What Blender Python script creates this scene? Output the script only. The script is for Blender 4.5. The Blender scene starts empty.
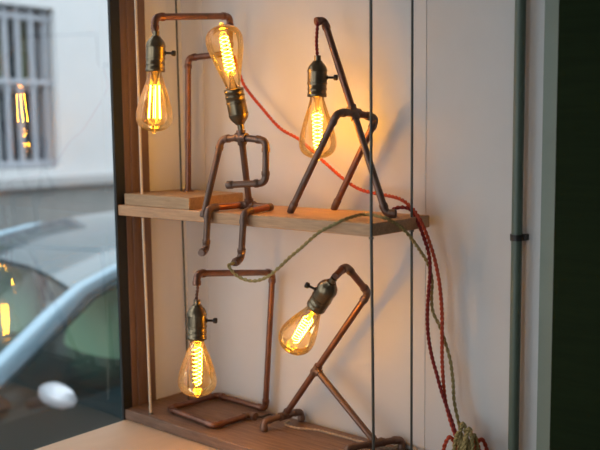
import bpy, bmesh, math, random
from mathutils import Vector, Matrix, Quaternion
random.seed(7)
C = bpy.context.scene.collection
V = Vector
H = .4355          # top of the upper board
YW = .185          # face of the back wall
XL = -.0615        # plane of the window
G = -1.33          # street level

# ------------------------------------------------------------------ materials
def new_mat(name):
    m = bpy.data.materials.new(name); m.use_nodes = True
    nt = m.node_tree; nt.nodes.clear()
    out = nt.nodes.new('ShaderNodeOutputMaterial')
    return m, nt, out

def pbr(name, col, rough=.5, metal=0., var=.0, vscale=8., col2=None, stretch=(1, 1, 1), bump=0., bscale=60., coat=0., detail=4., spec=.5):
    m, nt, out = new_mat(name)
    b = nt.nodes.new('ShaderNodeBsdfPrincipled'); nt.links.new(b.outputs[0], out.inputs[0])
    b.inputs['Base Color'].default_value = (*col, 1)
    b.inputs['Roughness'].default_value = rough; b.inputs['Metallic'].default_value = metal
    b.inputs['Coat Weight'].default_value = coat
    b.inputs['Specular IOR Level'].default_value = spec
    tc = nt.nodes.new('ShaderNodeTexCoord'); mp = nt.nodes.new('ShaderNodeMapping')
    mp.inputs['Scale'].default_value = stretch
    nt.links.new(tc.outputs['Object'], mp.inputs[0])
    if col2 is not None:
        n = nt.nodes.new('ShaderNodeTexNoise'); n.inputs['Scale'].default_value = vscale
        n.inputs['Detail'].default_value = detail; n.inputs['Roughness'].default_value = .6
        nt.links.new(mp.outputs[0], n.inputs['Vector'])
        r = nt.nodes.new('ShaderNodeValToRGB'); r.color_ramp.elements[0].position = .5 - var; r.color_ramp.elements[1].position = .5 + var
        r.color_ramp.elements[0].color = (*col, 1); r.color_ramp.elements[1].color = (*col2, 1)
        nt.links.new(n.outputs['Fac'], r.inputs[0]); nt.links.new(r.outputs[0], b.inputs['Base Color'])
    if bump:
        n2 = nt.nodes.new('ShaderNodeTexNoise'); n2.inputs['Scale'].default_value = bscale; n2.inputs['Detail'].default_value = 5
        nt.links.new(mp.outputs[0], n2.inputs['Vector'])
        bu = nt.nodes.new('ShaderNodeBump'); bu.inputs['Strength'].default_value = bump; bu.inputs['Distance'].default_value = .002
        nt.links.new(n2.outputs['Fac'], bu.inputs['Height']); nt.links.new(bu.outputs[0], b.inputs['Normal'])
    return m

def wood(name, light, dark, rough=.6, scale=14., stretch=(1.2, 14, 14), spread=.22, bump=.25, knots=None):
    m, nt, out = new_mat(name)
    b = nt.nodes.new('ShaderNodeBsdfPrincipled'); nt.links.new(b.outputs[0], out.inputs[0])
    b.inputs['Roughness'].default_value = rough; b.inputs['Specular IOR Level'].default_value = .35
    tc = nt.nodes.new('ShaderNodeTexCoord'); mp = nt.nodes.new('ShaderNodeMapping'); mp.inputs['Scale'].default_value = stretch
    nt.links.new(tc.outputs['Object'], mp.inputs[0])
    n = nt.nodes.new('ShaderNodeTexNoise'); n.inputs['Scale'].default_value = scale; n.inputs['Detail'].default_value = 6
    n.inputs['Roughness'].default_value = .65; n.inputs['Distortion'].default_value = .6
    nt.links.new(mp.outputs[0], n.inputs['Vector'])
    n3 = nt.nodes.new('ShaderNodeTexNoise'); n3.inputs['Scale'].default_value = 5; n3.inputs['Detail'].default_value = 2
    nt.links.new(tc.outputs['Object'], n3.inputs['Vector'])
    mx = nt.nodes.new('ShaderNodeMath'); mx.operation = 'MULTIPLY_ADD'; mx.inputs[1].default_value = .75
    m2 = nt.nodes.new('ShaderNodeMath'); m2.operation = 'MULTIPLY'; m2.inputs[1].default_value = .25
    nt.links.new(n3.outputs['Fac'], m2.inputs[0]); nt.links.new(n.outputs['Fac'], mx.inputs[0]); nt.links.new(m2.outputs[0], mx.inputs[2])
    r = nt.nodes.new('ShaderNodeValToRGB'); r.color_ramp.elements[0].position = .5 - spread; r.color_ramp.elements[1].position = .5 + spread
    r.color_ramp.elements[0].color = (*dark, 1); r.color_ramp.elements[1].color = (*light, 1)
    nt.links.new(mx.outputs[0], r.inputs[0]); nt.links.new(r.outputs[0], b.inputs['Base Color'])
    bu = nt.nodes.new('ShaderNodeBump'); bu.inputs['Strength'].default_value = bump; bu.inputs['Distance'].default_value = .0015
    nt.links.new(n.outputs['Fac'], bu.inputs['Height']); nt.links.new(bu.outputs[0], b.inputs['Normal'])
    return m

def thin_glass(name, tint_face, tint_edge, gloss=.9, ior=1.5, rough=0., blend=.5, rcol=(1, 1, 1)):
    m, nt, out = new_mat(name)
    lw = nt.nodes.new('ShaderNodeLayerWeight'); lw.inputs['Blend'].default_value = blend
    mixc = nt.nodes.new('ShaderNodeMixRGB'); mixc.inputs[1].default_value = (*tint_face, 1); mixc.inputs[2].default_value = (*tint_edge, 1)
    nt.links.new(lw.outputs['Facing'], mixc.inputs[0])
    t = nt.nodes.new('ShaderNodeBsdfTransparent'); nt.links.new(mixc.outputs[0], t.inputs[0])
    g = nt.nodes.new('ShaderNodeBsdfGlossy'); g.inputs['Roughness'].default_value = rough; g.inputs[0].default_value = (*rcol, 1)
    fr = nt.nodes.new('ShaderNodeFresnel'); fr.inputs['IOR'].default_value = ior
    mu = nt.nodes.new('ShaderNodeMath'); mu.operation = 'MULTIPLY'; mu.inputs[1].default_value = gloss; mu.use_clamp = True
    nt.links.new(fr.outputs[0], mu.inputs[0])
    mix = nt.nodes.new('ShaderNodeMixShader'); nt.links.new(mu.outputs[0], mix.inputs[0])
    nt.links.new(t.outputs[0], mix.inputs[1]); nt.links.new(g.outputs[0], mix.inputs[2]); nt.links.new(mix.outputs[0], out.inputs[0])
    return m

def emit(name, col, strength):
    m, nt, out = new_mat(name)
    e = nt.nodes.new('ShaderNodeEmission'); e.inputs[0].default_value = (*col, 1); e.inputs[1].default_value = strength
    nt.links.new(e.outputs[0], out.inputs[0]); return m

M = {}
M['wall'] = pbr('white_wall_paint', (.62, .605, .585), .55, col2=(.69, .68, .665), var=.3, vscale=5, bump=.12, bscale=30)
M['wall_l'] = pbr('daylit_reveal_paint', (.84, .86, .88), .6, col2=(.88, .90, .92), var=.3, vscale=6)  # whiter and bluer than the back wall, daylight put into the colour
M['greentrim'] = pbr('pale_green_paint', (.215, .25, .195), .5, col2=(.26, .30, .235), var=.3, vscale=10)
M['darkgreen'] = pbr('dark_green_paint', (.006, .014, .003), .8, col2=(.010, .021, .005), var=.25, vscale=8, stretch=(1, 1, 12), bump=.2, bscale=80, spec=.15)
M['conduit'] = pbr('grey_green_pipe_paint', (.085, .12, .09), .4, col2=(.11, .15, .115), var=.3, vscale=12)
M['clip'] = pbr('black_plastic', (.012, .010, .009), .5)
M['frame'] = pbr('brown_window_frame', (.16, .095, .065), .5, col2=(.21, .13, .09), var=.2, vscale=20, stretch=(8, 8, .6), bump=.2)
M['gasket'] = pbr('black_rubber', (.012, .014, .014), .6)
M['shelf'] = wood('pine_board', (.66, .40, .22), (.40, .23, .125), spread=.2)
M['plank'] = wood('dark_stained_plank', (.30, .185, .125), (.12, .070, .048), spread=.2, rough=.5)
M['block'] = wood('oak_block', (.52, .35, .20), (.33, .20, .105), spread=.2)
M['counter'] = wood('pale_plywood', (.60, .43, .29), (.50, .34, .22), scale=6, stretch=(3, 1, 1), spread=.3, bump=.1)
M['copper'] = pbr('aged_copper', (.30, .13, .08), .36, .75, col2=(.15, .08, .058), var=.22, vscale=28, bump=.15, bscale=90)
M['copper_dark'] = pbr('dark_aged_copper', (.24, .14, .10), .42, .55, col2=(.125, .08, .06), var=.25, vscale=26, bump=.15, bscale=90)
M['copper_bright'] = pbr('bright_copper', (.50, .19, .10), .33, .9, col2=(.26, .10, .06), var=.25, vscale=24, bump=.1, bscale=90)
M['brass'] = pbr('antique_brass', (.28, .205, .12), .30, .9, col2=(.155, .12, .078), var=.25, vscale=40)
M['knob'] = pbr('black_bakelite', (.025, .02, .016), .35)
M['rod_dark'] = pbr('grey_green_steel_rod', (.075, .082, .075), .4, .4)
M['rod_cream'] = pbr('cream_painted_rod', (.72, .62, .48), .4)
M['nut'] = pbr('steel_nut', (.2, .19, .17), .4, .9)
M['red'] = pbr('orange_red_cloth', (.58, .085, .03), .75, col2=(.40, .045, .02), var=.15, vscale=300)
M['maroon'] = pbr('dark_red_cloth', (.30, .022, .018), .75, col2=(.18, .012, .012), var=.15, vscale=300)
M['olive'] = pbr('olive_cloth', (.42, .34, .14), .75, col2=(.25, .20, .075), var=.12, vscale=300)
M['cream'] = pbr('cream_cloth', (.52, .40, .28), .75, col2=(.34, .25, .17), var=.12, vscale=300)
M['bulb'] = thin_glass('amber_bulb_glass', (.985, .89, .72), (.84, .60, .34), .9, 1.45, 0.02, .4)
_nt = M['bulb'].node_tree; _out = [n for n in _nt.nodes if n.type == 'OUTPUT_MATERIAL'][0]; _src = _out.inputs[0].links[0].from_socket
_tr = _nt.nodes.new('ShaderNodeBsdfTranslucent'); _tr.inputs[0].default_value = (1, .72, .38, 1)
_mx = _nt.nodes.new('ShaderNodeMixShader'); _mx.inputs[0].default_value = .028
_nt.links.new(_src, _mx.inputs[1]); _nt.links.new(_tr.outputs[0], _mx.inputs[2]); _nt.links.new(_mx.outputs[0], _out.inputs[0])
M['stem'] = thin_glass('bulb_stem_glass', (.95, .85, .65), (.7, .5, .3), .9, 1.45, .02)
M['fil'] = emit('glowing_filament', (1., .46, .020), 74)
M['fil1'] = emit('glowing_filament_straight', (1., .46, .021), 64)
M['pane'] = thin_glass('window_pane', (.93, .945, .95), (.88, .90, .91), 2.1, 1.5, 0.)

# ------------------------------------------------------------------ mesh helpers
class MB:
    def __init__(s): s.v = []; s.f = []
    def box(s, a, b):
        x0, y0, z0 = a; x1, y1, z1 = b; n = len(s.v)
        s.v += [V(p) for p in ((x0,y0,z0),(x1,y0,z0),(x1,y1,z0),(x0,y1,z0),(x0,y0,z1),(x1,y0,z1),(x1,y1,z1),(x0,y1,z1))]
        s.f += [tuple(n+i for i in q) for q in ((0,3,2,1),(4,5,6,7),(0,1,5,4),(1,2,6,5),(2,3,7,6),(3,0,4,7))]
        return s
    def prism(s, pts, z0, z1):                      # polygon in XY (ccw), between two heights
        n = len(s.v); k = len(pts)
        s.v += [V((p[0], p[1], z0)) for p in pts] + [V((p[0], p[1], z1)) for p in pts]
        s.f.append(tuple(n+i for i in reversed(range(k)))); s.f.append(tuple(n+k+i for i in range(k)))
        for i in range(k): j = (i+1) % k; s.f.append((n+i, n+j, n+k+j, n+k+i))
        return s
    def tube(s, pts, r, seg=14, cap=True, closed=False):
        pts = [V(p) for p in pts]; m = len(pts)
        rs = r if isinstance(r, (list, tuple)) else [r]*m
        T = []
        for i in range(m):
            a = pts[i-1] if (i > 0 or closed) else pts[i]; b = pts[(i+1) % m] if (i < m-1 or closed) else pts[i]
            t = (b-a); T.append(t.normalized() if t.length > 1e-9 else (T[-1] if T else V((0,0,1))))
        up = V((0,0,1)) if abs(T[0].z) < .9 else V((1,0,0))
        nrm = T[0].cross(up).normalized(); n0 = len(s.v)
        for i in range(m):
            if i: 
                ax = T[i-1].cross(T[i])
                if ax.length > 1e-7: nrm = Quaternion(ax.normalized(), T[i-1].angle(T[i])) @ nrm
            bi = T[i].cross(nrm)
            for k in range(seg):
                a = 2*math.pi*k/seg; s.v.append(pts[i] + (nrm*math.cos(a) + bi*math.sin(a))*rs[i])
        R = m if closed else m-1
        for i in range(R):
            for k in range(seg):
                i2 = (i+1) % m; k2 = (k+1) % seg
                s.f.append((n0+i*seg+k, n0+i*seg+k2, n0+i2*seg+k2, n0+i2*seg+k))
        if cap and not closed:
            s.f.append(tuple(n0+k for k in reversed(range(seg)))); s.f.append(tuple(n0+(m-1)*seg+k for k in range(seg)))
        return s
    def lathe(s, prof, o, axis, seg=28):            # prof: (distance along axis, radius)
        axis = V(axis).normalized(); o = V(o)
        u = axis.orthogonal().normalized(); w = axis.cross(u); n0 = len(s.v)
        for (d, r) in prof:
            for k in range(seg):
                a = 2*math.pi*k/seg; s.v.append(o + axis*d + (u*math.cos(a)+w*math.sin(a))*max(r, 1e-5))
        for i in range(len(prof)-1):
            for k in range(seg):
                k2 = (k+1) % seg; s.f.append((n0+i*seg+k, n0+i*seg+k2, n0+(i+1)*seg+k2, n0+(i+1)*seg+k))
        return s
    def quadgrid(s, rows):
        n = len(s.v); c = len(rows[0])
        for r in rows: s.v += [V(p) for p in r]
        for i in range(len(rows)-1):
            for j in range(c-1): s.f.append((n+i*c+j, n+i*c+j+1, n+(i+1)*c+j+1, n+(i+1)*c+j))
        return s

def root_of(o):
    while o.parent: o = o.parent
    return o
def obj(name, mb, mat, parent=None, smooth=False, bevel=0, solid=0, sub=0, label=None):
    me = bpy.data.meshes.new(name)
    off = V(root_of(parent).location) if parent else V((0,0,0))
    me.from_pydata([tuple(v-off) for v in mb.v], [], mb.f); me.update()
    bm = bmesh.new(); bm.from_mesh(me); bmesh.ops.recalc_face_normals(bm, faces=bm.faces); bm.to_mesh(me); bm.free()
    if smooth: me.shade_smooth()
    me.materials.append(mat)
    o = bpy.data.objects.new(name, me); C.objects.link(o)
    if parent: o.parent = parent
    if solid:
        md = o.modifiers.new('solid', 'SOLIDIFY'); md.thickness = solid
    if bevel:
        md = o.modifiers.new('bevel', 'BEVEL'); md.width = bevel; md.segments = 2; md.limit_method = 'ANGLE'
    if sub:
        md = o.modifiers.new('sub', 'SUBSURF'); md.levels = sub; md.render_levels = sub
    if smooth:
        md = o.modifiers.new('edges', 'EDGE_SPLIT'); md.split_angle = math.radians(50)
    if label: o['label'] = label
    return o
def thing(name, label, cat, loc, group=None):
    o = bpy.data.objects.new(name, None); C.objects.link(o); o.location = loc
    o.empty_display_size = .05
    o['label'] = label; o['category'] = cat
    if group: o['group'] = group
    return o
def tag(o, label, cat, group=None):
    o['label'] = label; o['category'] = cat
    if group: o['group'] = group
def struct(o): o['kind'] = 'structure'; return o

# ------------------------------------------------------------------ pipe work
PR = .0062
def straight(a, b, root, mat, r=PR, trim=(0, 0)):
    a = V(a); b = V(b); d = (b-a).normalized()
    return obj('pipe', MB().tube([a + d*trim[0], b - d*trim[1]], r, 16), mat, root, smooth=True)
def elbow(p, a, b, root, mat, t=.013, r=PR):
    p = V(p); da = (V(a)-p).normalized(); db = (V(b)-p).normalized()
    A = p + da*t; B = p + db*t
    pts = [A + da*.008, A + da*.0012]; rs = [r*1.24, r*1.24]
    for i in range(9):
        u = i/8; pts.append(A*(1-u)**2 + p*2*u*(1-u) + B*u*u); rs.append(r*1.10)
    pts += [B + db*.0012, B + db*.008]; rs += [r*1.24, r*1.24]
    return obj('elbow_fitting', MB().tube(pts, rs, 16), mat, root, smooth=True)
def run(pts, root, mat, fit=None, r=PR, t=.013, ends=(0, 0)):
    fit = fit or mat
    for i in range(len(pts)-1):
        straight(pts[i], pts[i+1], root, mat, r, (t if i else ends[0], t if i < len(pts)-2 else ends[1]))
    for i in range(1, len(pts)-1): elbow(pts[i], pts[i-1], pts[i+1], root, fit, t, r)
def tee(p, along, branches, root, mat, name='tee_fitting', r=PR, L=.013):
    p = V(p); al = V(along).normalized(); mb = MB()
    R = r*1.28
    mb.tube([p-al*L, p-al*(L-.004), p-al*(L-.0042), p+al*(L-.0042), p+al*(L-.004), p+al*L], [R*1.08, R*1.08, R, R, R*1.08, R*1.08], 16)
    for b in branches:
        d = V(b).normalized(); mb.tube([p, p+d*(L-.004), p+d*(L-.0038), p+d*L], [R, R, R*1.08, R*1.08], 16)
    return obj(name, mb, mat, root, smooth=True)
def cap(p, d, root, mat, r=PR, name='end_cap'):
    p = V(p); d = V(d).normalized()
    return obj(name, MB().tube([p-d*.010, p-d*.009, p+d*.001, p+d*.003], [r*1.1, r*1.2, r*1.2, r*.95], 16), mat, root, smooth=True)

# ------------------------------------------------------------------ socket and bulb
def socket(o, axis, root, knob=None, scale=1.):
    k = scale
    prof = [(-.008, .0002), (-.008, .0062), (.001, .0062), (.0015, .0085), (.004, .0095), (.008, .0135), (.0125, .0165), (.018, .0182), (.0205, .0186), (.021, .0178),
            (.0225, .0178), (.040, .0178), (.0405, .0186), (.043, .0186), (.0435, .0174), (.050, .0172), (.0508, .0180), (.0535, .0180), (.0542, .0171), (.0590, .0171), (.0600, .0180), (.0655, .0180), (.0665, .0170), (.0665, .0135), (.060, .0130)]
    prof = [(d*k, r*k) for d, r in prof]
    s = obj('socket', MB().lathe(prof, o, axis, 32), M['brass'], root, smooth=True, label='antique brass lamp socket')
    if knob is not None:
        ax = V(axis).normalized(); kd = V(knob); kd = (kd - ax*kd.dot(ax)).normalized()
        b = V(o) + ax*.031*k
        mb = MB().tube([b + kd*.015*k, b + kd*.019*k, b+kd*.0195*k, b + kd*.029*k, b+kd*.0295*k, b+kd*.031*k, b+kd*.036*k, b + kd*.0375*k], [.0042, .0042, .0022, .0022, .0036, .0052, .0052, .0036], 14)
        obj('switch_knob', mb, M['knob'], s, smooth=True, label='dark turn key switch on the socket')
    return s

BULB = [(-.004, .0128), (0, .0130), (.006, .0136), (.014, .0155), (.026, .0185), (.042, .0228), (.056, .0265), (.068, .0295), (.078, .0314), (.086, .0321), (.093, .0317), (.100, .0296), (.106, .0258), (.1105, .0205), (.1135, .0140), (.1150, .0075), (.1158, .0040), (.1180, .0034), (.1195, .0018), (.1198, .0001)]
def bulb(o, axis, root, kind='spiral', s=1., watt=1., turn=0., fl=.066, f0=.030, wd=1.08):
    ax = V(axis).normalized(); o = V(o)
    b = obj('bulb', MB().lathe([(d*s, r*s*(1+(wd-1)*min(1, max(0, (d-.008)/.03)))) for d, r in BULB], o, ax, 40), M['bulb'], root, smooth=True, label='glowing amber teardrop filament bulb')
    u = ax.orthogonal().normalized(); u = Quaternion(ax, turn) @ u; w = ax.cross(u)
    P = lambda d, x, y: o + ax*d*s + (u*x + w*y)*s
    # stem of clear glass with two support wires
    obj('stem', MB().lathe([(d*s, r*s) for d, r in ((0, .009), (.008, .0065), (.018, .0042), (.028, .0035), (.031, .0045), (.033, .001))], o, ax, 14), M['stem'], b, smooth=True)
    mb = MB(); light_at = P(f0 + fl*.5, 0, 0)
    if kind == 'spiral':
        n = 230; T = 9.5
        for ph in (0, math.pi):
            pts = []
            for i in range(n):
                q = i/(n-1); a = ph + 2*math.pi*T/2*q
                R = .0094 * (1 - .25*q*q) * min(1, .45+q*9)
                pts.append(P(f0 + fl*q, R*math.cos(a), R*math.sin(a)))
            mb.tube(pts, .00062*s, 6)
        obj('filament', mb, M['fil'], b)
        obj('support_wire', MB().tube([P(.030, 0, 0), P(f0+fl+.002, 0, 0)], .0006, 6), M['nut'], b)
    else:
        for i in range(6):
            a0 = 2*math.pi*i/6 + .3
            mb.tube([P(f0, .0095*math.cos(a0), .0095*math.sin(a0)), P(f0+fl, .0125*math.cos(a0), .0125*math.sin(a0))], .0009*s, 6)
        obj('filament', mb, M['fil1'], b)
        obj('support_wire', MB().tube([P(.030, 0, 0), P(f0+fl, 0, 0)], .0008, 6), M['nut'], b)
    return b

# ------------------------------------------------------------------ cords
def spline(ctrl, step=.0016):
    c = [V(p) for p in ctrl]; c = [c[0]*2-c[1]] + c + [c[-1]*2-c[-2]]; out = []
    for i in range(1, len(c)-2):
        n = max(2, int((c[i+1]-c[i]).length/step))
        for k in range(n):
            t = k/n; a, b, d, e = c[i-1], c[i], c[i+1], c[i+2]
            out.append(.5*((2*b) + (d-a)*t + (2*a-5*b+4*d-e)*t*t + (-a+3*b-3*d+e)*t**3))
    out.append(c[-2]); return out
def twisted(ctrl, r=.0019, off=.0017, pitch=.017, seg=7, mb=None):
    mb = mb or MB(); P = spline(ctrl); L = [0]
    for i in range(1, len(P)): L.append(L[-1] + (P[i]-P[i-1]).length)
    T = [(P[min(i+1, len(P)-1)] - P[max(i-1, 0)]).normalized() for i in range(len(P))]
    n = T[0].orthogonal().normalized(); N = [n]
    for i in range(1, len(P)):
        axx = T[i-1].cross(T[i])
        if axx.length > 1e-7: n = Quaternion(axx.normalized(), T[i-1].angle(T[i])) @ n
        N.append(n)
    for ph in (0, math.pi):
        pts = [P[i] + (N[i]*math.cos(ph+2*math.pi*L[i]/pitch) + T[i].cross(N[i])*math.sin(ph+2*math.pi*L[i]/pitch))*off for i in range(len(P))]
        mb.tube(pts, r, seg)
    return mb

# camera, also used to turn measured pixels into places on real planes
cd = bpy.data.cameras.new('camera'); cam = bpy.data.objects.new('camera', cd); C.objects.link(cam)
CP = V((1.3739, -1.1146, .5836)); YAW, PITCH, ROLL, FPX = .7025, .1089, -.0112, 860.4756
Fw = V((-math.sin(YAW)*math.cos(PITCH), math.cos(YAW)*math.cos(PITCH), -math.sin(PITCH)))
Rt = V((math.cos(YAW), math.sin(YAW), 0)); Up = Rt.cross(Fw)
R2 = Rt*math.cos(ROLL) + Up*math.sin(ROLL); U2 = -Rt*math.sin(ROLL) + Up*math.cos(ROLL)
cam.matrix_world = Matrix(((R2.x, U2.x, -Fw.x, CP.x), (R2.y, U2.y, -Fw.y, CP.y), (R2.z, U2.z, -Fw.z, CP.z), (0, 0, 0, 1)))
cd.sensor_width = 36; cd.lens = FPX/600*36; cd.clip_start = .02; cd.clip_end = 100
cd.dof.use_dof = True; cd.dof.focus_distance = 1.55; cd.dof.aperture_fstop = 3.2
bpy.context.scene.camera = cam
def at(x, y, ax, v):
    d = Fw + R2*((x-300)/FPX) + U2*((225-y)/FPX)
    return CP + d*((v-CP[ax])/d[ax])
def atY(x, y, v): return at(x, y, 1, v)
def atZ(x, y, v): return at(x, y, 2, v)
def atX(x, y, v): return at(x, y, 0, v)

# ------------------------------------------------------------------ the room
wb = MB()                                           # back wall: boards with narrow joints
wb.box((XL-.05, YW+.0012, -1.05), (2.6, YW+.12, 1.85))
for a, b in ((XL-.02, .0050), (.0062, .5650), (.5662, .7315), (.7330, .80)):
    wb.box((a, YW, -1.05), (b, YW+.006, 1.85))
struct(obj('wall_back', wb, M['wall'], bevel=.0007))
M['facade'] = pbr('grey_facade', (.16, .15, .14), .8, col2=(.2, .19, .18), var=.2, vscale=3)
struct(obj('wall_outside', MB().box((XL-.045, -7, 1.86), (XL-.005, 9, 4.2)).box((XL-.045, -7, G), (XL-.006, -2.92, 1.86)).box((XL-.045, .32, G), (XL-.006, 9, 1.86)).box((XL-.045, -2.92, G), (XL-.006, .32, -1.06)), M['facade']))
struct(obj('trim_1', MB().box((.783, YW-.007, -1.05), (.828, YW+.002, 1.85)), M['greentrim'], bevel=.002))
struct(obj('trim_2', MB().box((.8155, YW-.030, -1.05), (1.6, YW+.002, 1.85)), M['darkgreen'], bevel=.003))
struct(obj('wall_left', MB().box((XL-.05, .080, -1.05), (XL, YW, 1.85)).box((XL-.05, -2.9, -1.05), (XL-.0, .080, -.075))
           .box((XL-.05, -2.9, 1.20), (XL, .080, 1.85)).box((XL-.05, -2.9, -.075), (XL, -2.6, 1.20)), M['wall_l']))
struct(obj('wall_right', MB().box((2.6, -2.9, -1.05), (2.7, YW+.12, 1.85)), M['wall']))
struct(obj('wall_front', MB().box((XL-.05, -3.0, -1.05), (2.7, -2.9, -.80)).box((XL-.05, -3.0, 1.2), (2.7, -2.9, 1.85)).box((XL-.05, -3.0, -.80), (.05, -2.9, 1.2)).box((1.3, -3.0, -.80), (2.7, -2.9, 1.2)), M['wall']))
w2 = struct(obj('fill_window', MB().box((.05, -2.97, -.80), (.10, -2.93, 1.2)).box((1.25, -2.97, -.80), (1.3, -2.93, 1.2)).box((.10, -2.97, -.80), (1.25, -2.93, -.75)).box((.10, -2.97, 1.15), (1.25, -2.93, 1.2)), M['frame']))  # unseen window, added to bring cool fill light from behind the camera
obj('pane', MB().quadgrid([[(.1, -2.95, -.75), (1.25, -2.95, -.75)], [(.1, -2.95, 1.15), (1.25, -2.95, 1.15)]]), M['pane'], w2)
struct(obj('floor', MB().box((XL-.3, -3.0, -1.1), (2.7, YW+.12, -1.05)), M['counter']))
struct(obj('ceiling', MB().box((XL-.3, -3.0, 1.85), (2.7, YW+.12, 1.9)), M['wall']))

# window: brown post, rubber seal, head and sill rail; the pane
win = struct(obj('window_1', MB().box((XL-.012, .018, -.075), (XL+.002, .079, 1.65)).box((XL-.010, .0325, -.075), (XL+.006, .040, 1.65)).box((XL-.010, .060, -.075), (XL+.007, .079, 1.65))
     .box((XL-.012, -2.6, -.075), (XL-.002, .018, -.030)).box((XL-.012, -2.6, 1.15), (XL, .018, 1.20)).box((XL-.012, -2.6, -.030), (XL, -2.53, 1.15)), M['frame'], bevel=.001))
obj('window_seal', MB().box((XL-.007, -.006, -.029), (XL+.001, .018, 1.15)), M['gasket'], win, bevel=.001, label='black rubber seal of the window')
obj('pane', MB().quadgrid([[(XL-.004, -2.55, -.031), (XL-.004, .0, -.031)], [(XL-.004, -2.55, 1.17), (XL-.004, .0, 1.17)]]), M['pane'], win)

# counter under the shelf unit
ct = obj('display_counter', MB().box((XL, -.62, -.062), (1.25, YW, -.0228)), M['counter'], bevel=.002)
tag(ct, 'pale wooden counter top below the dark plank beside the window', 'counter')

# ------------------------------------------------------------------ hanging shelf unit
su = thing('hanging_shelf', 'wooden two-board shelf hung on thin metal rods by the window', 'shelf', (.26, .08, -.0214))
XR = .58
obj('board', MB().prism([(XL+.001, -.003), (XR+.001, -.003), (XR+.004, .168), (XL+.001, .168)], H-.0212, H), M['shelf'], su, bevel=.0015, label='pale upper board of the shelf')
obj('board', MB().prism([(XL+.001, -.003), (XR+.05, -.003), (XR+.055, .105), (XL+.001, .105)], -.0214, 0)
    .prism([(XL+.001, .1062), (XR+.055, .1062), (XR+.055, .178), (XL+.001, .178)], -.0214, -.0008), M['plank'], su, bevel=.0015, label='dark stained lower board of the shelf')
def rod(x0, y0, x1, y1, x2, y2, mat, r, lab):
    o = obj('rod', MB().tube([(x0, y0, 1.849), (x1, y1, H+.001), (x1, y1, H-.02), (x2, y2, -.001)], r, 12), mat, su, smooth=True, label=lab)
    for (x, y, z) in ((x1, y1, H-.0212), (x2, y2, .0)):
        mb = MB()
        if z > .1: mb.lathe([(0, .0001), (0, .0042), (-.0035, .0042), (-.0035, .0001)], (x, y, z), (0, 0, 1), 6)
        else: mb.lathe([(0, .0058), (.0006, .0058), (.0008, .0048), (.003, .0046), (.003, .0001)], (x, y, z), (0, 0, 1), 12)
        obj('nut', mb, M['nut'], o)
a = atY(131.7, 0, .008); a1 = atY(135.7, 200, .008); k = 1.3
rod(-.010, .0165, -.0055, .0165, .006, .012, M['rod_cream'], .0027, 'cream painted front rod')
rod(XR+.0018, -.0035, XR+.0018, -.0035, XR+.0014, .003, M['rod_dark'], .0024, 'grey green front rod')
rod(-.0065, .119, .0, .119, .006, .119, M['rod_dark'], .0021, 'thin dark back rod')
rod(XR-.0015, .119, XR-.0015, .119, XR-.0005, .119, M['rod_dark'], .0022, 'dark back rod')

# vertical pipe on the wall
cp = thing('wall_pipe', 'grey-green painted vertical pipe on the white wall held by black clip', 'pipe', (.748, .168, -1.05))
obj('pipe', MB().tube([(.748, .168, -1.049), (.748, .168, 1.849)], .0088, 18), M['conduit'], cp, smooth=True)
zc = .408
cl = MB().tube([(.748, .168, zc-.005), (.748, .168, zc+.005)], .0105, 18).box((.735, .170, zc-.005), (.761, .1849, zc+.005))
obj('clip', cl, M['clip'], cp, smooth=False, label='black clip of the pipe')

def reach(o, px, py, length, y0, sgn=1):
    # the point on the sight line of (px, py) that lies `length` from o
    best = None
    for i in range(400):
        q = atY(px, py, y0 + i*.0006*sgn); e = abs((q-o).length - length)
        if best is None or e < best[0]: best = (e, q)
    return best[1]
# ------------------------------------------------------------------ lamp 1: crook on a block
BT = H + .0235
l1 = thing('pipe_lamp', 'crook-shaped copper pipe lamp on square wooden block, bulb with straight upright filaments', 'lamp', (.03, .08, H), 'copper pipe lamps on the shelf')
p = [atZ(128.5, 192.5, BT), atZ(189.5, 199.5, BT), atZ(243, 193.5, BT)]; bk = p[0] + (p[2]-p[1])
obj('base_block', MB().prism([(-.050, .006), (.156, -.0025), (.142, .160), (-.050, .165)], H+.0004, BT), M['block'], l1, bevel=.001, label='square oak block base')
pb = V((.018, .122, BT)); pt = V((.028, .122, .737)); pc = V((.146, .125, .738)); pd = V((.149, .125, .811)); 
pe = V((.1590, -.077, .790)); ps = V((.1590, -.077, .762))
run([pb, pt, pc, pd, pe, ps], l1, M['copper'], M['copper'], t=.014)
obj('flange', MB().lathe([(0, .011), (.0025, .0105), (.003, .0075), (.006, .0072), (.006, .0001)], pb, (0, 0, 1), 20), M['copper'], l1, smooth=True)
ax1 = (atY(154.5, 133, -.077) - atY(156.5, 36, -.077)).normalized()
s1 = atY(156, 35.5, -.077)
socket(s1, ax1, l1, R2, .97)
bulb(s1 + ax1*.064, ax1, l1, 'straight', .935, .9, fl=.064, f0=.026, wd=1.12)
c1 = [pc + V((0, .012, -.004)), atY(240, 75, .150), atY(246, 88, .150), atY(262, 108, .150), atY(280, 128, .150), atY(300, 140, .152), atY(322, 160, .155), atY(345, 180, .156), atY(362, 190, .150),
      atY(385, 195, .145), atY(400, 199, .138), atY(411, 207, .13), atY(419, 218, .12), atY(426, 233, .13), atY(432, 250, .14), atY(436, 265, .145), atY(440, 288, .15), atY(442, 315, .15), atY(442, 345, .15), atY(442.5, 370, .15), atY(445, 398, .15), atY(450, 420, .15), atY(457, 440, .145), atY(462, 458, .13)]
obj('cord', twisted(c1), M['red'], l1, label='orange-red twisted cloth cord')

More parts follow.
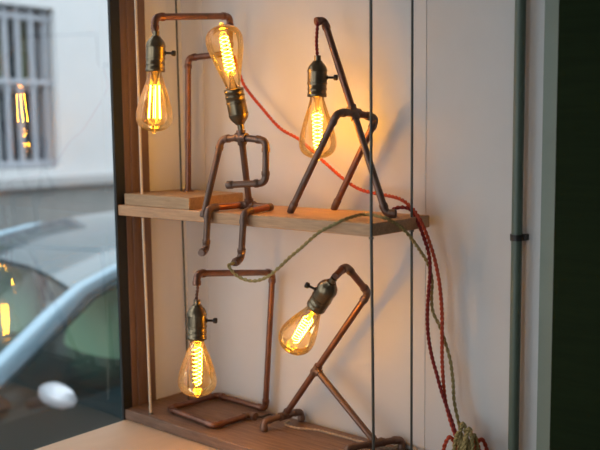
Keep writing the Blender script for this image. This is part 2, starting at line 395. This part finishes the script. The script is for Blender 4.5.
# ------------------------------------------------------------------ lamp 2: seated figure
l2 = thing('figure_lamp', 'copper pipe lamp shaped like a seated figure, glowing bulb as its head', 'lamp', (.26, .06, H), 'copper pipe lamps on the shelf')
nk = atY(241.5, 137.5, .022); tf = atZ(254, 205, H+.0085); tf = V((tf.x, .066, tf.z))
sL = atY(221.5, 139, .025); sR = atY(266, 140.5, .025)
hL = atY(203.5, 216, -.0135); eR = atY(265.5, 183, .022); hR = atY(228, 185, -.005)
K1 = atY(208, 208, -.0135); K2 = atY(244, 212, -.0135); A1 = atY(206, 250, -.0135); A2 = atY(241, 259, -.0135)
F1 = atY(201, 253, -.036); F2 = atY(234, 263, -.036)
h1 = V((.234, .066, H+.0085)); h2 = V((.303, .066, H+.0085))
D, Cc = M['copper_dark'], M['copper']
run([nk, tf], l2, D, ends=(.008, .006)); 
run([nk, sL, hL], l2, D, ends=(.008, 0)); run([nk, sR, eR, hR], l2, D, ends=(.008, .0))
cap(hR, hR-eR, l2, D); cap(hL, hL-sL, l2, D)
tee(nk, sR-sL, [tf-nk, V((-.1, 0, 1))], l2, D, 'cross_fitting')
run([tf, h1, K1, A1, F1], l2, M['copper_bright'], D, ends=(.008, 0)) if False else None
run([h1, K1], l2, M['copper_bright'], ends=(.0, .013)); run([K1, A1], l2, D, ends=(.013, .013)); straight(A1, F1, l2, D, trim=(.012, 0))
elbow(K1, h1, A1, l2, D); elbow(A1, K1, F1, l2, D, t=.011)
run([h2, K2], l2, M['copper_bright'], ends=(.0, .013)); run([K2, A2], l2, D, ends=(.013, .013)); straight(A2, F2, l2, D, trim=(.012, 0))
elbow(K2, h2, A2, l2, D); elbow(A2, K2, F2, l2, D, t=.011)
straight(h1, h2, l2, D)
cap(h1, h1-K1, l2, D, name='end_cap'); cap(h2, h2-K2, l2, D)
tee(tf, h2-h1, [nk-tf], l2, D)
so = atY(240.5, 125, .018); btip = atY(221, 22.5, -.018)
ax2 = (btip-so).normalized()
obj('nipple', MB().tube([nk, so + ax2*.004], [.0052, .0052], 12), M['brass'], l2, smooth=True)
socket(so, ax2, l2, None, 1.0)
bl = (btip-so).length
bulb(so + ax2*.066, ax2, l2, 'spiral', (bl-.066)/.1198, .9, wd=1.06)
c2 = [F2 + V((0, .01, 0)), F2 + V((-.001, -.004, -.001)), atY(228.5, 265, -.045), atY(233, 272, -.045), atY(240, 277.5, -.045), atY(253, 281, -.043), atY(267, 277, -.04), atY(279, 267.5, -.035), atY(290, 257, -.03), atY(302, 247, -.026), atY(318, 233, -.020),
      atY(330, 226.5, -.012), atY(341, 221, -.002), atZ(352, 217, H+.006), atZ(364, 214.5, H+.008), atZ(375, 215.2, H+.009), atZ(385, 218, H+.006), atX(393, 222, XR+.004), atX(402, 228, XR+.008), atX(411, 238, XR+.012), atX(420, 251, XR+.012), atX(428, 264, XR+.012), atY(432, 280, .150), atY(431.5, 296, .155), atY(433, 312, .155),
      atY(440, 327, .158), atY(446, 345, .160), atY(450.5, 362, .160), atY(453, 382, .160), atY(454, 400, .160), atY(457.5, 418, .155), atY(463, 440, .145)]
obj('cord', twisted(c2, .0017, .0016, .021), M['olive'], l2, label='olive twisted cloth cord')

# ------------------------------------------------------------------ lamp 3: tripod
l3 = thing('tripod_lamp', 'three-legged copper pipe lamp with bulb hanging on short red cord', 'lamp', (.44, .11, H), 'copper pipe lamps on the shelf')
ff = atZ(386, 213.5, H+.007); xr = atY(353.5, 112.5, .108); tp = atY(324, 20, .104)
bL = atY(337, 113, .062); bR = atY(376.5, 118, .152); fL = atZ(290, 212.5, H+.001); fR = atZ(333.5, 209.5, H+.001)
hook = atY(317, 21.5, .090)
run([ff, xr], l3, D, ends=(.006, .006)); run([xr, tp], l3, Cc, ends=(.006, .010))
elbow(tp, xr, hook, l3, Cc, t=.009)
tee(xr, bR-bL, [tp-xr, ff-xr], l3, D, 'cross_fitting')
run([xr, bL, fL], l3, D, ends=(.008, 0)); run([xr, bR, fR], l3, Cc, D, ends=(.008, 0))
for f_, b_ in ((fL, bL), (fR, bR)):
    d = (f_-b_).normalized(); obj('foot', MB().tube([f_-d*.022, f_-d*.021, f_-d*.0035, f_-d*.002], [PR, PR*1.18, PR*1.1, PR*.9], 14), D, l3, smooth=True)
ft = ff + V((.010, .004, .0005))
elbow(ff, xr, ff + V((.05, .02, 0)), l3, D, t=.009)
cap(ff + V((.014, .0055, 0)), V((.05, .02, 0)), l3, D)
YB = .088
s3 = atY(317.5, 60, YB); ax3 = (atY(317, 97, YB) - s3).normalized()
obj('hanging_cord', twisted([tp, hook + V((.004, 0, .003)), atY(317.3, 29, YB), atY(316.6, 42, YB), s3 + V((0, 0, .004))], .0018, .0015, .014), M['maroon'], l3, label='dark red twisted cord holding the socket')
socket(s3, ax3, l3, R2, .98)
bulb(s3 + ax3*.0635, (0.01, 0, -1), l3, 'spiral', .96, 1.0, 1.0, wd=1.1)
c3 = [ft + V((.002, .001, 0)), atY(391, 211.5, .124), atY(396, 208, .128), atY(405, 207.5, .132), atY(412, 211, .132), atY(418, 222, .128), atY(424, 238, .132), atY(429, 255, .138), atY(430, 272, .142), atY(428.5, 292, .146), atY(427.5, 312, .148), atY(428, 333, .148), atY(431.5, 355, .148), atY(437, 375, .146), atY(442, 393, .142), atY(449, 413, .142), atY(455, 432, .138), atY(458, 455, .13)]
obj('cord', twisted(c3), M['maroon'], l3, label='dark red twisted cloth cord')

# ------------------------------------------------------------------ lamp 4: square gallows on a loop base
l4 = thing('gallows_lamp', 'square-cornered copper pipe lamp with open loop base and bulb hanging straight down', 'lamp', (.11, .1, 0), 'copper pipe lamps on the lower board')
z0 = PR*1.24 + .0002
q1 = atZ(168.5, 408.5, z0); q2 = atZ(217, 395, z0); q3 = V((.1895, .166, z0)); q4 = atZ(214, 426, z0); q5 = atZ(250, 414.5, z0); q6 = atZ(256, 416, z0)
top = atY(272.5, 272.5, .166); he = atY(197, 273.5, -.080); hs = atY(196.8, 284, -.080)
B = M['copper_bright']
run([q5 + (q5-q4)*.1, q4, q1, q2, q3, top, he, hs], l4, Cc, Cc, t=.013, ends=(.012, 0))
elbow(q5, q4, q6 + V((.01, -.004, 0)), l4, D, t=.010)
s4 = atY(197, 304, -.080); ax4 = (atY(197.5, 397, -.080) - s4).normalized()
obj('hanging_wire', twisted([hs + V((0, 0, .006)), hs + V((.002, 0, -.006)), s4 + V((-.001, 0, .012)), s4], .0017, .0013, .013), M['copper'], l4, label='short copper coloured wire between pipe and socket')
socket(s4, ax4, l4, R2, .97)
bulb(s4 + ax4*.0635, ax4, l4, 'spiral', ((atY(197.8, 397.5, -.08)-s4).length-.0635)/.1198, .8, .5, fl=.078, f0=.016, wd=1.2)
c4 = [q6 + V((.004, 0, -.001)), atZ(262, 417, .004), atZ(270, 414.5, .004), atZ(280, 419, .003)]

# ------------------------------------------------------------------ lamp 5: leaning desk lamp
l5 = thing('leaning_lamp', 'slanted copper pipe lamp with bent neck, bulb pointing down to the left', 'lamp', (.38, .13, 0), 'copper pipe lamps on the lower board')
zt = .0205
t1 = atZ(289, 411.5, zt); f1 = V((.2635, .082, zt)); b1 = V((.282, .172, zt)); t1 = f1.lerp(b1, .55)
kn = atY(368.5, 293, .130); nt_ = atY(346, 266, .056)
run([f1 + V((0, 0, -zt+.002)), f1, b1, b1 + V((0, 0, -zt+.002))], l5, D, D, t=.009, ends=(0, 0))
cap(f1 + V((0, 0, -zt+.003)), (0, 0, -1), l5, D); cap(b1 + V((0, 0, -zt+.003)), (0, 0, -1), l5, D)
s5 = atY(332, 281.5, .008); b5t = reach(s5, 290, 348.5, .0645+.1198*.94, .02); ax5 = (b5t-s5).normalized()
nn = s5 - ax5*.012
run([t1, kn, nt_, nn], l5, Cc, D, t=.012, ends=(.006, 0))
tee(t1, b1-f1, [kn-t1], l5, D)
jb = t1.lerp(kn, .40); bb = V((.4975, .128, zt-.004))
jb2 = atY(322, 369.5, jb.y); 
straight(jb, bb, l5, D, trim=(0, .006)); tee(jb, kn-t1, [bb-jb], l5, D, L=.010)
g2 = atZ(405, 435.5, zt); g2.y = min(g2.y, .174); g1 = g2; gm = bb; g1 = gm + (gm-g2)*1.1; 
run([V((g1.x, g1.y, .0022)), V((g1.x, g1.y, gm.z)), gm, g2 + V((0, 0, -.004)), V((g2.x, g2.y, .0022))], l5, D, D, t=.009)
tee(gm, g2-g1, [jb-gm], l5, D)
socket(s5, ax5, l5, (-R2*1.0 + U2*.35), .98)
bulb(s5 + ax5*.0645, ax5, l5, 'spiral', ((b5t-s5).length-.0645)/.1198, 1., .3, wd=1.10)
c5 = [b1.lerp(f1, .35) + V((.004, 0, -.012)), atZ(285, 424, .0035), atZ(297, 428, .0035), atZ(317, 430, .0035), atZ(337, 435, .0035), atZ(362, 442, .0035), atZ(376, 445.5, .0035), atZ(392, 448, .0035), atZ(404, 444, .006), atZ(412, 446, .006), atZ(424, 456, .004)]
obj('cord', twisted(c5, .0014, .0013, .017), M['cream'], l5, label='thin cream twisted cord lying on the board')
obj('cord', twisted(c4, .0013, .0011, .014), M['knob'], l4, label='dark end of the cord at the loop base')

# ------------------------------------------------------------------ coils of spare cord
def loops(tops, plane, half, mat, r, pitch, label):
    # upright loops of one long cord, each top given as a place above the counter
    ctrl = []
    for i, (px, py) in enumerate(tops):
        t = atY(px, py, plane + .0075*((i % 2)*2-1)); h = half*(1 if i % 2 else -1)
        b0 = V((t.x, t.y, -.0185)); side = V((R2.x, R2.y, 0))
        ctrl += [b0 - side*h*.9, b0 - side*h*1.0 + V((0, 0, (t.z+.0185)*.35)), b0 - side*h*.95 + V((0, 0, (t.z+.0185)*.75)), t, b0 + side*h*.95 + V((0, 0, (t.z+.0185)*.75)), b0 + side*h*1.0 + V((0, 0, (t.z+.0185)*.35)), b0 + side*h*.9]
    o = obj('cord_coil', twisted(ctrl, r, r*.85, pitch), mat); tag(o, label, 'cord'); return o
loops([(458, 433), (463, 423), (469, 428), (474, 435), (466, 437)], .128, .0062, M['olive'], .0021, .017, 'olive twisted cord gathered in upright loops in front of the red coil')
loops([(450, 437), (481, 439), (474, 441)], .160, .0105, M['red'], .0021, .017, 'orange-red twisted cord coiled behind the olive loops')

# ------------------------------------------------------------------ the street outside
M['road'] = pbr('asphalt', (.10, .105, .11), .8, col2=(.14, .145, .15), var=.2, vscale=30)
M['render_white'] = pbr('white_render', (.62, .64, .65), .8, col2=(.68, .70, .71), var=.25, vscale=1.5)
M['render_grey'] = pbr('grey_render', (.24, .255, .25), .85, col2=(.31, .325, .32), var=.2, vscale=3, detail=8)
M['ledge'] = pbr('pale_stone', (.44, .455, .46), .7)
M['bars'] = pbr('pale_painted_bars', (.42, .45, .50), .5)
M['winglass'] = pbr('dark_window_glass', (.035, .06, .075), .15, spec=.8)
M['curtain'] = pbr('olive_curtain', (.19, .21, .13), .8)
M['paint1'] = pbr('teal_car_paint', (.012, .050, .060), .3, .2, coat=.5)
M['roofpaint'] = pbr('dark_glossy_roof_paint', (.12, .17, .19), .14, .4, coat=.6)
M['trim1'] = pbr('sky_tinted_pillar_paint', (.31, .47, .57), .3, .2, coat=.5)  # pale blue imitates the sky mirrored in the teal paint
M['paint2'] = pbr('silver_car_paint', (.55, .58, .62), .3, .3, coat=.5)
M['carglass'] = thin_glass('car_glass', (.78, .88, .85), (.6, .7, .7), .8, 1.5, .03)
M['cardark'] = pbr('car_black_plastic', (.02, .022, .025), .5)
M['tyre'] = pbr('tyre_rubber', (.02, .02, .02), .8)
M['hub'] = pbr('wheel_alloy', (.5, .5, .52), .3, .8)
M['seat'] = pbr('reflection_green_seat', (.42, .62, .42), .8)  # green stands in for blurred green reflections in the side window
M['pink'] = pbr('dusky_pink', (.50, .13, .19), .8)

rd = MB().box((-12, -8, G-.1), (XL-.3, 16, G)).box((-6.0, -8, G), (-5.0, 16, G+.12)); struct(obj('road', rd, M['road']))
XB = -6.0
bd = thing('street_building', 'white rendered building across the street with barred window', 'building', (XB, 4, G))
wy1 = atX(58, 100, XB).y; zt_ = atX(30, 6, XB).z; zl = atX(57, 167, XB).z; zs = atX(57, 186, XB).z
wy0 = wy1 - 2.1
w_ = MB().box((XB-.4, wy1, zs), (XB, 15, 5.2)).box((XB-.4, -7, zs), (XB, wy0, 5.2)).box((XB-.4, wy0, zt_), (XB, wy1, 5.2)).box((XB-.4, wy0, zs), (XB, wy1, zl))
obj('upper_wall', w_, M['render_white'], bd)
obj('lower_wall', MB().box((XB-.4, -7, G), (XB+.03, 15, zs)), M['render_grey'], bd, label='grey base wall of the building')
obj('ledge', MB().box((XB, -7, zs), (XB+.10, 15, zs+.10)), M['ledge'], bd, bevel=.01)
wi = obj('window', MB().box((XB-.30, wy0, zl), (XB-.26, wy1, zt_)), M['winglass'], bd)
obj('window_frame', MB().box((XB-.26, wy0, zl), (XB-.20, wy0+.07, zt_)).box((XB-.26, wy1-.07, zl), (XB-.20, wy1, zt_)).box((XB-.26, wy0, zl), (XB-.20, wy1, zl+.07)).box((XB-.26, wy0, zt_-.07), (XB-.20, wy1, zt_)).box((XB-.26, wy0, (zl+zt_)/2-.03), (XB-.20, wy1-.0, (zl+zt_)/2+.03)), M['bars'], wi)
yc = atX(22, 100, XB-.2).y
obj('curtain', MB().box((XB-.255, wy0+.08, zl+.75), (XB-.235, yc-.12, zt_-.08)).box((XB-.255, yc-.02, zl+.75), (XB-.235, yc+.10, zt_-.08)), M['curtain'], wi)
for px in (-55, -42, -29, -17, -5, 7, 19.5, 33, 46.5):
    y = atX(px, 100, XB-.10).y
    obj('window_bar', MB().box((XB-.12, y-.022, zl+.02), (XB-.08, y+.022, zt_)), M['bars'], bd)
for zz in (zl+.02, atX(12, 84, XB-.1).z, zt_-.12): obj('bar_rail', MB().box((XB-.13, wy0, zz), (XB-.07, wy1, zz+.05)), M['bars'], bd)

def car(name, label, cx, y0, sc, hs_, paint, pillar, fancy):
    """car facing -Y; y0 is where the foot of the windscreen pillar stands, cx the centre line"""
    r = thing(name, label, 'car', (cx, y0+1.3, G))
    W = .85*sc
    def P(s, y, z): return V((cx + s, y0 + y*sc, G + z*hs_))
    # lower body: sections along Y  (y, half width, bottom, top, shoulder)
    st = [(-1.18, .55, .34, .58), (-1.12, .70, .26, .66), (-.95, .80, .22, .71), (-.6, .835, .20, .76), (-.2, .85, .19, .83), (.0, .85, .19, .88), (.6, .85, .19, .90), (1.4, .85, .19, .91), (2.2, .85, .19, .93), (2.7, .83, .20, .95), (3.0, .78, .26, .93), (3.08, .68, .34, .85)]
    rows = []
    for (y, w, zb, ztp) in st:
        h = ztp - zb; w *= sc; row = []
        for (fx, fz) in ((-.80, 0), (-.97, .04), (-1.0, .25), (-1.0, .55), (-.985, .80), (-.94, .95), (-.80, 1.0), (-.4, 1.02), (0, 1.03), (.4, 1.02), (.80, 1.0), (.94, .95), (.985, .80), (1.0, .55), (1.0, .25), (.97, .04), (.80, 0), (0, 0), (-.80, 0)):
            row.append(P(fx*w, y, zb + fz*h))
        rows.append(row)
    mb = MB().quadgrid(rows)
    n = len(mb.v); c = len(rows[0]); mb.f.append(tuple(range(c-1))); mb.f.append(tuple(n-c+i for i in range(c-1)))
    body = obj('body', mb, paint, r, smooth=True)
    # roof
    rr = []
    for (y, w, z) in ((.73, .62, 1.345), (.95, .635, 1.42), (1.3, .64, 1.48), (1.8, .64, 1.50), (2.2, .62, 1.47), (2.42, .59, 1.42)):
        rr.append([P(f*w*sc, y, z - .1*abs(f)**2.5) for f in (-1, -.85, -.65, -.4, 0, .4, .65, .85, 1)])
    obj('roof', MB().quadgrid(rr), M['roofpaint'], r, smooth=True, solid=.03)
    for s in (-1, 1):
        a0 = P(s*.80*sc, -.02, .86); a1 = P(s*.63*sc, .735, 1.255)
        mid = a0.lerp(a1, .5) + V((s*.01, -.0, .012))
        pts = [a0, a0.lerp(mid, .5) + V((0, 0, .004)), mid, mid.lerp(a1, .5) + V((0, 0, .004)), a1, P(s*.64*sc, .96, 1.335), P(s*.645*sc, 1.3, 1.385), P(s*.645*sc, 1.8, 1.40), P(s*.60*sc, 2.40, 1.33), P(s*.74*sc, 2.88, .94)]
        obj('pillar', MB().tube(pts, [.050]*4+[.040, .028, .026, .026, .05, .06], 10), pillar, r, smooth=True)
        obj('pillar', MB().tube([P(s*.80*sc, 1.45, .90), P(s*.63*sc, 1.42, 1.37)], .035, 8), M['cardark'], r, smooth=True)
        obj('window_seal', MB().tube([P(s*.835*sc, .06, .88), P(s*.665*sc, .78, 1.235), P(s*.67*sc, 1.0, 1.305), P(s*.672*sc, 1.4, 1.355), P(s*.66*sc, 2.2, 1.34)], .014, 8), paint, r, smooth=True)
        obj('side_window', MB().quadgrid([[P(s*.815*sc, .08, .90), P(s*.80*sc, 1.45, .91), P(s*.77*sc, 2.75, .95)], [P(s*.645*sc, .80, 1.25), P(s*.645*sc, 1.42, 1.365), P(s*.61*sc, 2.37, 1.33)]]), M['carglass'], r)
        # mirror
        mm = bmesh.new(); bmesh.ops.create_icosphere(mm, subdivisions=2, radius=1)
        q = MB(); c0 = P(s*.97*sc, .385, .965)
        q.v = [V((c0.x + v.co.x*.11, c0.y + v.co.y*.055*(1 if v.co.y < 0 else .4), c0.z + v.co.z*.048)) for v in mm.verts]; q.f = [tuple(v.index for v in f.verts) for f in mm.faces]; mm.free()
        wm = obj('wing_mirror', q, M['paint2'], r, smooth=True)
        obj('mirror_arm', MB().tube([P(s*.80*sc, .37, .90), P(s*.92*sc, .38, .94)], .02, 8), M['cardark'], wm)
        for wy in (-.62, 2.30):
            wc = P(s*.77*sc, wy, 0); wc.z = G + .31
            t = obj('wheel', MB().lathe([(-.10, .20), (-.10, .29), (-.07, .31), (.07, .31), (.10, .29), (.10, .20)], wc, (1, 0, 0), 28), M['tyre'], r, smooth=True)
            obj('hub_cap', MB().lathe([(0, .0), (s*.07, .05), (s*.085, .19), (s*.095, .205), (s*.02, .205)], wc, (1, 0, 0), 20), M['hub'], t, smooth=True)
    obj('windscreen', MB().quadgrid([[P(f*.79*sc, -.05-.10*(1-abs(f)), .88+.02*(1-abs(f))) for f in (-1, -.5, 0, .5, 1)], [P(f*.62*sc, .73-.02*(1-abs(f)), 1.335-.1*abs(f)**2.5) for f in (-1, -.5, 0, .5, 1)]]), M['carglass'], r)
    obj('rear_window', MB().quadgrid([[P(-.70*sc, 2.86, .95), P(.70*sc, 2.86, .95)], [P(-.57*sc, 2.42, 1.36), P(.57*sc, 2.42, 1.36)]]), M['carglass'], r)
    obj('dashboard', MB().tube([P(-.72*sc, .22, .84), P(.72*sc, .22, .84)], .13, 12), M['cardark'], r, smooth=True)
    for s in (-1, 1):
        for sy in (1.0, 1.95):
            st_ = MB()
            m2 = bmesh.new(); bmesh.ops.create_icosphere(m2, subdivisions=3, radius=1)
            for (dx, dy, dz, rx, ry, rz) in ((0, 0, .87, .24, .09, .36), (0, .04, 1.20, .13, .05, .09)):
                b0 = len(st_.v); c0 = P(s*.36*sc, sy, dz)
                st_.v += [V((c0.x + v.co.x*rx, c0.y + dy + v.co.y*ry + v.co.z*rz*.18, c0.z + v.co.z*rz)) for v in m2.verts]
                st_.f += [tuple(b0 + v.index for v in f.verts) for f in m2.faces]
            m2.free(); obj('seat', st_, M['seat'] if fancy else M['cardark'], r, smooth=True, label='car seat with green window reflections put into its colour' if fancy else None)
    if fancy:
        m2 = bmesh.new(); bmesh.ops.create_icosphere(m2, subdivisions=3, radius=1); q = MB(); c0 = P(.60, 1.18, .97)  # rounded pink shape inside the side window
        q.v = [V((c0.x + v.co.x*.09, c0.y + v.co.y*.13, c0.z + v.co.z*.17)) for v in m2.verts]; q.f = [tuple(v.index for v in f.verts) for f in m2.faces]; m2.free()
        obj('pink_shape', q, M['pink'], r, smooth=True, label='dusky pink shape seen through the car window')
    for s in (-1, 1):
        obj('headlight', MB().lathe([(0, .001), (0, .09), (-.03, .085), (-.05, .05), (-.055, .001)], P(s*.55*sc, -1.10, .58), (0, 1, 0), 16), M['ledge'], r, smooth=True)
    return r
car('parked_car', 'dark teal car with silver wing mirror parked outside the window', -2.25, .26, 1., 1., M['paint1'], M['trim1'], True)

# ------------------------------------------------------------------ light
w = bpy.data.worlds.new('sky'); bpy.context.scene.world = w; w.use_nodes = True
nt = w.node_tree; nt.nodes.clear()
o_ = nt.nodes.new('ShaderNodeOutputWorld'); bg = nt.nodes.new('ShaderNodeBackground')
bg.inputs[0].default_value = (.84, .93, 1.0, 1); bg.inputs[1].default_value = 1.95
nt.links.new(bg.outputs[0], o_.inputs[0])
pd_ = bpy.data.lights.new('window_portal', 'AREA'); pd_.shape = 'RECTANGLE'; pd_.size = 2.55; pd_.size_y = 1.2; pd_.cycles.is_portal = True
po = bpy.data.objects.new('window_portal', pd_); C.objects.link(po); po.location = (XL-.07, -1.28, .57); po.rotation_euler = (math.radians(90), 0, math.radians(-90))

pd2 = bpy.data.lights.new('window_portal', 'AREA'); pd2.shape = 'RECTANGLE'; pd2.size = 1.25; pd2.size_y = 2.0; pd2.cycles.is_portal = True  # portal of the added fill window
po2 = bpy.data.objects.new('window_portal', pd2); C.objects.link(po2); po2.location = (.675, -3.02, .2); po2.rotation_euler = (math.radians(90), 0, 0)


sc = bpy.context.scene
sc.view_settings.view_transform = 'Standard'; sc.view_settings.look = 'None'; sc.view_settings.gamma = 1
sc.view_settings.use_curve_mapping = False; sc.view_settings.exposure = .6
sc.cycles.max_bounces = 10; sc.cycles.transparent_max_bounces = 24; sc.cycles.sample_clamp_indirect = 6
